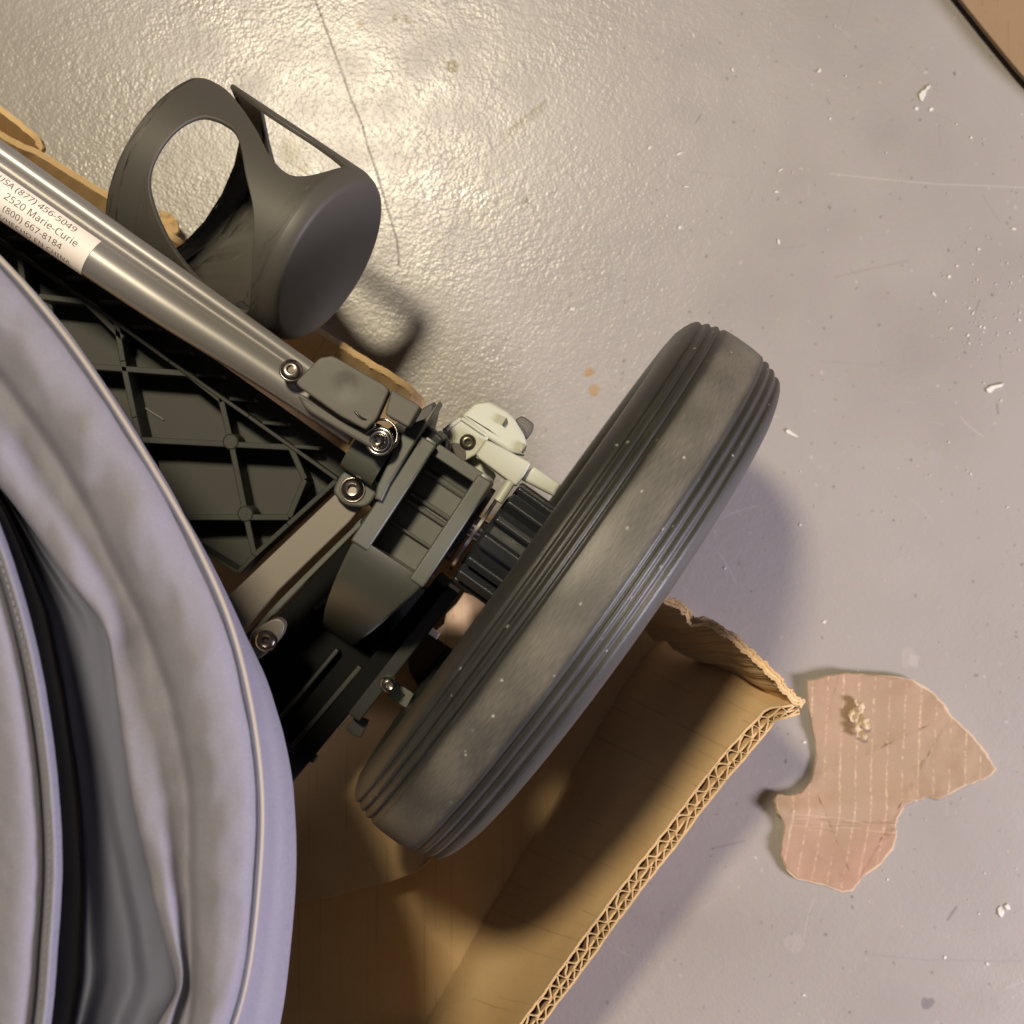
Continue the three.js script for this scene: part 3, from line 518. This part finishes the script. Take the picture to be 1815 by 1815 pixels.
// dark lower chassis and brake bar
{
  const lo = part('lower_chassis', [prism([[440, 1150], [610, 965], [640, 960], [760, 1060], [700, 1140], [512, 1352], [470, 1290]], 0.095, 0.055, 0.001)], M.black, stroller);
  part('chassis_bar', beam(P(790, 1030, 0.118), P(505, 1378, 0.090), 0.010, 0.022, 0.001), M.black, lo);
  for (const [a, b, h, w] of [[[520, 1322], [640, 1180], 0.100, 0.0030], [[500, 1270], [600, 1150], 0.100, 0.0025], [[470, 1300], [560, 1346], 0.098, 0.004], [[560, 1080], [640, 1010], 0.104, 0.0026]]) part('chassis_rib', beam(P(...a, h), P(...b, h), w, 0.008, 0.0008), M.dark, lo);
  part('edge_rail', beam(P(700, 1170, 0.112), P(600, 1292, 0.108), 0.0012, 0.003, 0.0004), M.grey, lo);
  part('brake_bar', beam(P(806, 1042, 0.128), P(630, 1268, 0.118), 0.0075, 0.012, 0.001), M.dark, stroller).userData.label = 'dark brake bar';
  const bar = stroller.children[stroller.children.length - 1];
  part('end_tab', [prism([[612, 1290], [634, 1268], [654, 1278], [640, 1308], [622, 1302]], 0.112, 0.004, 0.0005, [circle(629, 1279, 6, 16)])], M.dark, bar);
  part('bolt', buttonHead(P(688, 1212, 0.126), V(0.2, 1, 0.1), 0.0046, 0.004), M.chrome, bar);
  part('tab', prism(round([[692, 1218], [700, 1208], [734, 1230], [720, 1256], [686, 1234]], 0.12), 0.108, 0.003, 0.0006, [circle(715, 1233, 5, 16)]), M.grey, bar);
  part('clip', prism([[744, 1114], [752, 1104], [780, 1122], [774, 1134]], 0.108, 0.004, 0.0006), M.satin, bar);
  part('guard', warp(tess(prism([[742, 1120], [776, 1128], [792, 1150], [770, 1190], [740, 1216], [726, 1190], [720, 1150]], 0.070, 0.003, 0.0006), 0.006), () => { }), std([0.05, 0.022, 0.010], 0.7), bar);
}
// cup holder
{
  const c0 = P(566, 452, 0.165), ut = V(-0.855, 0, -0.519), tilt = 14 * RAD;
  const u = ut.clone().multiplyScalar(Math.cos(tilt)).add(V(0, -Math.sin(tilt), 0)), e0 = V(0, Math.cos(tilt), 0).addScaledVector(ut, Math.sin(tilt)), e1 = V(0.519, 0, -0.855);
  const R0 = 0.0452, HT = 0.0912, at = (phi, T, out) => { const r = R0 * (1 + 0.14 * Math.max(0, T) / HT) + out; return c0.clone().addScaledVector(u, T).addScaledVector(e0, r * Math.cos(phi)).addScaledVector(e1, r * Math.sin(phi)); };
  const K = R0 * RAD, pt = ([p, t]) => new THREE.Vector2(p * K, t / 1000 * 0.95);
  const spl = (list) => new THREE.SplineCurve(list.map(pt)).getPoints(list.length * 5);
  const right = spl([[422, 2.5], [406, 4.5], [394, 9], [388, 17], [392, 31], [402, 46], [411, 61], [420, 78], [421, 87], [418, 93], [411, 96]]);
  const left = spl([[94, 96], [86, 93], [76, 82], [69, 64], [68, 46], [69, 30], [67, 14], [62.5, 2.5]]);
  const sh = new THREE.Shape([pt([62.5, 0]), pt([180, 0]), pt([300, 0]), pt([422, 0]), ...right, ...left]);
  const hole = new THREE.SplineCurve([[34, 64], [30, 72], [18, 77], [0, 78.5], [-16, 76], [-30, 67], [-45, 54], [-60, 38], [-70, 22], [-70, 12], [-58, 6.5], [-35, 7.5], [-15, 13], [0, 21], [14, 34], [27, 46], [33.5, 55], [34, 64]].map(([p, t]) => pt([p + 360, t]))).getPoints(110);
  sh.holes.push(new THREE.Path(hole));
  sh.holes.push(new THREE.Path(new THREE.SplineCurve([[82, 62], [86, 71], [97, 76], [112, 78], [128, 75], [142, 66], [154, 52], [163, 36], [167, 20], [163, 10], [146, 6], [126, 8], [110, 15], [98, 26], [88, 42], [82.5, 54], [82, 62]].map(([p, t]) => pt([82 + (p - 82) * 1.04, t]))).getPoints(110)));
  const g = new THREE.ExtrudeGeometry(sh, { depth: 0.0012, bevelEnabled: true, bevelSize: 0.0006, bevelThickness: 0.0006, bevelOffset: -0.0006, bevelSegments: 2, curveSegments: 4 });
  const body = tess(g, 0.0032, 9);
  { const p = body.attributes.position, n = body.attributes.normal, a = V(0, 0, 0), b = V(0, 0, 0);
    for (let i = 0; i < p.count; i++) {
      a.fromBufferAttribute(p, i); b.fromBufferAttribute(n, i); const phi = a.x / R0, q = at(phi, a.y, a.z), er = e0.clone().multiplyScalar(Math.cos(phi)).addScaledVector(e1, Math.sin(phi)), ef = e0.clone().multiplyScalar(-Math.sin(phi)).addScaledVector(e1, Math.cos(phi));
      const m = ef.multiplyScalar(b.x).addScaledVector(u, b.y - 0.07 * b.z).addScaledVector(er, b.z).normalize();
      p.setXYZ(i, q.x, q.y, q.z); n.setXYZ(i, m.x, m.y, m.z);
    }
    body.deleteAttribute('uv'); }
  const cup = part('cup_holder', body, M.cup, stroller);
  const smooth = (pts, n) => { const g = new THREE.LatheGeometry(pts.map(([r, y]) => new THREE.Vector2(r, y)), n); g.deleteAttribute('uv'); return g; };
  const lt = smooth([[0.0001, -0.0072], [R0 * 0.4, -0.0072], [R0 * 0.78, -0.0072], [R0 * 0.90, -0.0072], [R0 * 0.94, -0.0070], [R0 * 0.975, -0.0060], [R0 + 0.0004, -0.0036], [R0 + 0.0014, -0.0008], [R0 + 0.0018, 0.0010], [R0 + 0.0018, 0.0026], [R0 - 0.0004, 0.0026], [R0 - 0.002, -0.001], [R0 * 0.85, -0.0042], [R0 * 0.8, -0.0042], [0.0001, -0.0042]], 128);
  part('base', orient(lt, c0, u), M.cup, cup);
  part('mount', beam(P(420, 560, 0.14), P(470, 600, 0.17), 0.016, 0.012, 0.003), M.dark, cup);
}
// canopy
{
  const N = 150;
  const curve = (list, h) => resample(list.map(([x, y, d = 0]) => P(x, y, h + d)), N);
  const pipePx = [[-260, 238], [-120, 355], [0, 462], [101, 579], [179, 688], [273, 837], [343, 961], [405, 1102], [444, 1258], [462, 1414], [456, 1570], [437, 1725], [413, 1815], [340, 1990]];
  const edgePx = [[-260, 226], [-120, 343], [0, 451], [106, 570], [186, 681], [281, 830], [352, 955], [420, 1092], [478, 1222], [512, 1350], [524, 1492], [516, 1648], [494, 1815], [440, 2000]];
  const creasePx = [[-260, 440], [-120, 560], [0, 678], [80, 790], [145, 890], [200, 1000], [250, 1110], [305, 1270], [330, 1410], [334, 1560], [338, 1700], [330, 1815], [262, 1990]];
  const innerPx = [[-260, 560], [-120, 720], [0, 862], [90, 984], [150, 1066], [187, 1122], [198, 1200], [216, 1310], [240, 1440], [272, 1580], [300, 1690], [313, 1752], [282, 1812], [190, 1990]];
  const mix = (a, b, t) => { const A = resample(a.map(([x, y]) => V(x, y, 0)), N), B = resample(b.map(([x, y]) => V(x, y, 0)), N); return A.map((p, i) => p.clone().lerp(B[i], t)); };
  const lift = (list, h, f = () => 0) => list.map((p, i) => P(p.x, p.y, h + f(i / (N - 1))));
  const H = 0.40;
  const pip = mix(pipePx, pipePx, 0), edge = mix(edgePx, edgePx, 0), crease = mix(creasePx, creasePx, 0), inner = mix(innerPx, innerPx, 0);
  const main = sheet([lift(edge, H - 0.09), lift(edge, H - 0.045), lift(mix(edgePx, pipePx, 0.3), H - 0.024), lift(mix(edgePx, pipePx, 0.8), H - 0.012), lift(pip, H - 0.004), lift(mix(pipePx, creasePx, 0.18), H + 0.004), lift(mix(pipePx, creasePx, 0.5), H + 0.007), lift(mix(pipePx, creasePx, 0.84), H + 0.003), lift(crease, H - 0.0045), lift(mix(creasePx, innerPx, 0.22), H - 0.0035), lift(mix(creasePx, innerPx, 0.6), H + 0.0025, (t) => 0.002 * Math.sin(t * 9)), lift(mix(creasePx, innerPx, 0.93), H + 0.002), lift(mix(innerPx, innerPx, 0), H - 0.002), lift(mix(innerPx, creasePx, 0.12), H - 0.014), lift(mix(innerPx, creasePx, 0.2), H - 0.05)],
    96, (s, t, p) => { const q = p.x * 0.80 + p.z * 0.15, r = p.z, wx = 0.03 * noise(q * 10, r * 8, 5); const f = noise((q + wx) * 40 + r * 9, r * 13 - q * 12, 8); return 0.0034 * noise((q + wx) * 34, r * 10, 1) + 0.0022 * (1 - Math.abs(f) * 2) * Math.max(0, noise(q * 12, r * 9, 4) + 0.15) + 0.0017 * noise((q + wx) * 85, r * 26 + q * 20, 2) + 0.0008 * (1 - 3 * Math.abs(noise(q * 60 - r * 26, r * 34 + q * 22, 9))) + 0.0005 * noise(q * 220, r * 120, 3); });
  const canopy = part('canopy', main, M.fabric, stroller, 'lilac grey fabric canopy with beige piping');
  part('piping', tube(lift(pip, H - 0.0015).filter((_, i) => i % 3 === 0), 0.00125, 200), M.piping, canopy, 'beige piping');
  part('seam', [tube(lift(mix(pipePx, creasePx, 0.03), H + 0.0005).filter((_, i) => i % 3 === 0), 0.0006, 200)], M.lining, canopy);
  // second gathered band at the left, with a stitched rolled edge
  const b2 = [[-300, 420], [-160, 640], [-60, 800], [4, 946], [62, 1140], [90, 1290], [104, 1420], [108, 1540], [100, 1680], [88, 1815], [50, 1990]];
  const off = (d, dy = 0) => b2.map(([x, y]) => [x + d, y + dy]);
  const B = mix(b2, b2, 0);
  const band = sheet([lift(mix(off(-6), b2, 0), 0.355), lift(mix(off(2), b2, 0), 0.395), lift(B, 0.408), lift(mix(off(-12), b2, 0), 0.4135), lift(mix(off(-24), b2, 0), 0.4105), lift(mix(off(-29), b2, 0), 0.4050), lift(mix(off(-34), b2, 0), 0.4095), lift(mix(off(-60), b2, 0), 0.414), lift(mix(off(-130), b2, 0), 0.412), lift(mix(off(-260), b2, 0), 0.400)], 70, (s, t, p) => 0.0012 * noise(p.x * 40, p.z * 16, 3) + 0.0003 * noise(p.x * 200, p.z * 200, 4));
  part('gathered_band', band, M.fabric, canopy);
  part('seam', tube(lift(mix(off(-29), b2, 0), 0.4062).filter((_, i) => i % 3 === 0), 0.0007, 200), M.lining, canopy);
  const stitches = (line, gap, lenS, lift2) => { const out = []; const c = new THREE.CatmullRomCurve3(line, false, 'centripetal'), n = Math.floor(c.getLength() / gap), p = c.getSpacedPoints(n); for (let i = 0; i < n; i++) { const a = p[i], b = p[i].clone().lerp(p[i + 1], lenS); a.y += lift2; b.y += lift2; if (Math.abs(a.z) > 0.25) continue; out.push(beam(a, b, 0.0005, 0.0004, 0.0002)); } return out; };
  part('stitching', stitches(lift(mix(off(-20), b2, 0), 0.4126).filter((_, i) => i % 4 === 0), 0.0028, 0.62, 0), M.piping2, canopy).userData.kind = 'stuff';
  // lining in the hollow between the two bands
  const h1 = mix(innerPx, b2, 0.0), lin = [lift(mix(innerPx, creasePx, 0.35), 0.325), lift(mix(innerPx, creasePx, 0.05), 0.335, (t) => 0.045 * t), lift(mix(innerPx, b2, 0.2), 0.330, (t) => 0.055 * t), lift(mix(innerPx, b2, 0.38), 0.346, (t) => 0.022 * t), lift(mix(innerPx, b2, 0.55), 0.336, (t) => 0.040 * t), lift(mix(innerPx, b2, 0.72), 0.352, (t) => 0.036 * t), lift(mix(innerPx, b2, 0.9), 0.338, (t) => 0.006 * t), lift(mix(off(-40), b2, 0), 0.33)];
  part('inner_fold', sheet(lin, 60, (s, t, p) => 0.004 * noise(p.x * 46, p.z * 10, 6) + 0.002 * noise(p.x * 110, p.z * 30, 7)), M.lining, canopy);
  void h1; void curve;
}

// ---------------------------------------------------------------- loose things on the floor
{
  const outline = [[1429, 1206], [1462, 1199], [1498, 1193], [1540, 1197], [1581, 1201], [1617, 1207], [1650, 1227], [1673, 1249], [1680, 1264], [1687, 1272], [1716, 1298], [1740, 1325], [1752, 1345], [1766, 1363], [1758, 1374], [1743, 1383], [1713, 1391], [1690, 1404], [1664, 1417], [1645, 1413], [1630, 1418], [1617, 1420], [1601, 1430], [1591, 1450], [1588, 1466], [1590, 1482], [1584, 1503], [1564, 1530], [1531, 1553], [1522, 1566], [1512, 1579], [1495, 1581], [1465, 1569], [1440, 1563], [1416, 1558], [1396, 1540], [1383, 1513], [1387, 1485], [1390, 1460], [1378, 1440], [1370, 1417], [1379, 1407], [1400, 1409], [1419, 1406], [1439, 1384], [1449, 1345], [1446, 1315], [1439, 1285], [1433, 1245]];
  const j = []; outline.forEach((a, i) => { const b = outline[(i + 1) % outline.length]; for (let k = 0; k < 3; k++) { const t = k / 3; j.push([a[0] + (b[0] - a[0]) * t + (k ? rnd() * 2.4 - 1.2 : 0), a[1] + (b[1] - a[1]) * t + (k ? rnd() * 2.4 - 1.2 : 0)]); } });
  const map = canvasTexture(512, 512, (c, w, h) => {                       // 0.16 m square: brown paper with pale broken glue lines
    c.fillStyle = 'rgb(148,127,105)'; c.fillRect(0, 0, w, h);
    for (let i = 0; i < 90; i++) { const x = rnd() * w, y = rnd() * h, r = 20 + rnd() * 70, g = c.createRadialGradient(x, y, 0, x, y, r); g.addColorStop(0, rnd() < 0.5 ? 'rgba(138,106,86,0.16)' : 'rgba(166,142,114,0.16)'); g.addColorStop(1, 'rgba(170,130,110,0)'); c.fillStyle = g; c.fillRect(x - r, y - r, 2 * r, 2 * r); }
    for (let i = 0; i < 17; i++) for (let k = 0; k < 150; k++) { const y = k / 150 * h, dens = 0.68 + 0.9 * noise(i * 3.1, k / 22) + 0.3 * noise(i * 1.7, k / 5); if (rnd() > dens) continue; const low = y / h > 0.63, x = (i + 0.5) / 17 * w + (low ? (y / h - 0.63) * -95 : (0.63 - y / h) * 16) + rnd() * 2 - 1; c.strokeStyle = 'rgba(204,176,148,' + (0.22 + 0.4 * rnd()) + ')'; c.lineWidth = 0.8 + rnd() * 3.0; c.beginPath(); c.moveTo(x, y); c.lineTo(x - (low ? 1.4 : 0.2), y + 3 + rnd() * 4); c.stroke(); }
    for (let k = 0; k < 26; k++) { const x = 70 + rnd() * 250, y = h * 0.615 + rnd() * 34 + (x - 200) * 0.05; c.strokeStyle = k % 2 ? 'rgba(104,78,58,' + (0.2 + rnd() * 0.3) + ')' : 'rgba(212,180,148,0.35)'; c.lineWidth = 0.8 + rnd() * 1.4; c.beginPath(); c.moveTo(x, y); c.quadraticCurveTo(x + 20, y + rnd() * 8 - 2, x + 30 + rnd() * 50, y + rnd() * 8); c.stroke(); }
    { const g = c.createLinearGradient(0, h * 0.6, 0, h * 0.72); g.addColorStop(0, 'rgba(150,98,78,0)'); g.addColorStop(1, 'rgba(150,98,78,0.14)'); c.fillStyle = g; c.fillRect(0, h * 0.6, w, h * 0.4); }
    for (let i = 0; i < 2500; i++) { c.fillStyle = rnd() < 0.5 ? 'rgba(120,86,66,0.12)' : 'rgba(224,192,166,0.14)'; c.fillRect(rnd() * w, rnd() * h, 1 + rnd() * 4, 1 + rnd()); }
  });
  const cc = P(1568, 1390, 0), mat = new THREE.MeshStandardMaterial({ map, roughness: 0.88, bumpMap: grain(0.03), bumpScale: 0.0002, side: THREE.DoubleSide });
  map.repeat.set(1 / 0.16, -1 / 0.16); map.offset.set(0.5, 0.5);
  const g = warp(tess(prism(j, 0.0040, 0.0016, 0.0003), 0.0045, 7), (v) => {
    const X = (v.x - cc.x), Z = (v.z - cc.z);
    v.y += 0.0034 * Math.pow(Math.max(0, (-X - 0.012) / 0.055), 1.4) + 0.0032 * Math.max(0, (-Z - 0.02) / 0.05) + 0.0012 * noise(v.x * 60, v.z * 60) + 0.0035 * Math.exp(-Math.pow((Z - 0.012 + X * 0.05) / 0.005, 2)) * Math.max(0, 0.8 - X * 10) * 0.8 + 0.0006 * noise(v.x * 170, v.z * 170) - 0.0022;
  }, 0.9);
  // uv in metres about its middle
  { const p = g.attributes.position, uv = new Float32Array(p.count * 2); for (let i = 0; i < p.count; i++) { uv[2 * i] = p.getX(i) - cc.x; uv[2 * i + 1] = p.getZ(i) - cc.z; } g.setAttribute('uv', new THREE.BufferAttribute(uv, 2)); }
  const scrap = thing('cardboard_scrap', 'torn pinkish brown cardboard scrap with pale stripes, flat on floor right of box', 'cardboard scrap', V(cc.x, 0, cc.z));
  const paper = part('torn_paper', g, mat, scrap);
  const ply = j.map(([x, y], i) => { const a = Math.atan2(y - 1390, x - 1568), k = 1.2 + 3.0 * Math.max(0, noise(i * 0.31, 2.2)) * 1.6 + rnd() * 1.2; return [x + Math.cos(a) * k, y + Math.sin(a) * k]; });
  part('torn_ply', warp(tess(prism(ply, 0.0022, 0.0010, 0.0002), 0.0045, 7), (v) => { const X = v.x - cc.x, Z = v.z - cc.z; v.y += 0.0032 * Math.pow(Math.max(0, (-X - 0.012) / 0.055), 1.4) + 0.0030 * Math.max(0, (-Z - 0.02) / 0.05) + 0.0012 * noise(v.x * 60, v.z * 60) - 0.0010; }, 0.9), M.fibre, paper);
  const fl = [];
  for (let i = 0; i < 9; i++) { const x = 1522 + rnd() * 16 - 8 + (i % 3) * 4, y = 1246 + i * 7.5, r = 6 + rnd() * 9; fl.push(warp(tess(prism(Array.from({ length: 8 }, (_, k) => [x + r * (0.6 + 0.7 * rnd()) * Math.cos(k * 0.785) * 0.9, y + r * (0.6 + 0.7 * rnd()) * Math.sin(k * 0.785)]), 0.0068 + rnd() * 0.002, 0.0012, 0.0002), 0.0022), (v) => { v.y += 0.0025 * noise(v.x * 400, v.z * 400); }, 0.5)); }
  part('torn_patch', fl, M.fibre, paper, 'pale torn paper fibres');
  // brown sheet of cardboard reaching in at the upper right
  const sh2 = [[1688, -20], [1742, 48], [1806, 126], [1830, 152], [2300, 560], [2700, 100], [2100, -700], [1640, -120]];
  const carton = thing('cardboard_sheet', 'flat brown cardboard sheet with dark edge reaching in at the upper right corner', 'cardboard sheet', P(1860, 20, 0));
  const kraft2 = M.kraft.clone(); kraft2.color = new THREE.Color().setRGB(0.36, 0.34, 0.35);
  const pan = part('panel', prism(sh2, 0.0145, 0.005, 0.0006), kraft2, carton);
  part('lower_layer', prism(sh2.map(([x, y]) => [x + 3, y - 2]), 0.0092, 0.004, 0.0006), std([0.24, 0.17, 0.12], 0.9), pan);
  part('foot_panel', prism(sh2.map(([x, y]) => [x + 60, y - 40]), 0.005, 0.0048, 0.0004), std([0.16, 0.11, 0.08], 0.9), pan);
  // chips of white paint
  const chip = (pts, label) => solo('paint_chip', warp(tess(prism(pts, 0.0010, 0.0007, 0.0001), 0.003, 4), (v) => { v.y += 0.0006 * noise(v.x * 300, v.z * 300); }, 0.4), M.chip, label, 'paint chip', 'white paint chips on the floor');
  chip([[1629, 168], [1634, 161], [1641, 158], [1643, 153], [1650, 150], [1648, 157], [1643, 160], [1641, 168], [1635, 181], [1631, 176]], 'white leaf-shaped paint chip near the brown sheet in the upper right');
  chip([[1748, 690], [1757, 684], [1768, 682], [1780, 679], [1776, 686], [1764, 689], [1757, 696], [1751, 696]], 'white bow-shaped paint chip near the right edge, between sheet and torn scrap');
  chip([[1769, 1611], [1774, 1606], [1781, 1617], [1776, 1627], [1770, 1621]], 'larger white diamond-shaped paint chip near the lower right corner');
  chip([[1780, 1606], [1787, 1602], [1792, 1612], [1785, 1613]], 'smaller white paint chip touching the diamond-shaped chip in the lower right');
  chip([[1392, 763], [1398, 761], [1404, 766], [1416, 774], [1412, 776], [1402, 771], [1395, 768]], 'thin sliver of white paint right of the tyre top');
  const specks = [];
  const speck = (x, y, r) => { const n = 5 + Math.floor(rnd() * 3), a0 = rnd() * 6, tx = 0.5 + rnd() * 1.1, c0 = Math.cos(a0), s0 = Math.sin(a0); specks.push(prism(Array.from({ length: n }, (_, k) => { const q = r * (0.45 + 0.8 * rnd()), X = q * tx * Math.cos(k / n * 6.283), Y = q / tx * Math.sin(k / n * 6.283); return [x + X * c0 - Y * s0, y + X * s0 + Y * c0]; }), 0.0005, 0.0004, 0)); };
  for (let i = 0; i < 85; i++) speck(1752 + (rnd() + rnd() + rnd() - 1.5) * 90, 560 + (rnd() + rnd() + rnd() - 1.5) * 150, 0.5 + rnd() * rnd() * 3.2);
  for (let i = 0; i < 38; i++) speck(1240 + rnd() * 640, rnd() * 900, 0.5 + rnd() * rnd() * 2.8);
  for (let i = 0; i < 36; i++) speck(1440 + rnd() * 420, 900 + rnd() * 930, 0.5 + rnd() * rnd() * 2.8);
  for (const [x, y, r] of [[1152, 262, 4], [1205, 272, 4], [1384, 301, 3], [1376, 340, 3.5], [1380, 428, 4], [1216, 331, 3], [1182, 383, 3], [1205, 402, 4], [1426, 1316, 3.2], [1419, 930, 3], [1656, 522, 4.5], [1462, 1102, 4], [1625, 193, 4], [1651, 193, 4], [1452, 126, 4], [1675, 1698, 3], [1425, 1764, 3], [1285, 1007, 3], [1015, 548, 5], [986, 344, 5]]) speck(x, y, r);
  solo('paint_flecks', specks, M.chip, 'tiny white paint flecks scattered over the floor', null, null, 'stuff');
}

scene.updateMatrixWorld(true);
renderer.render(scene, camera);
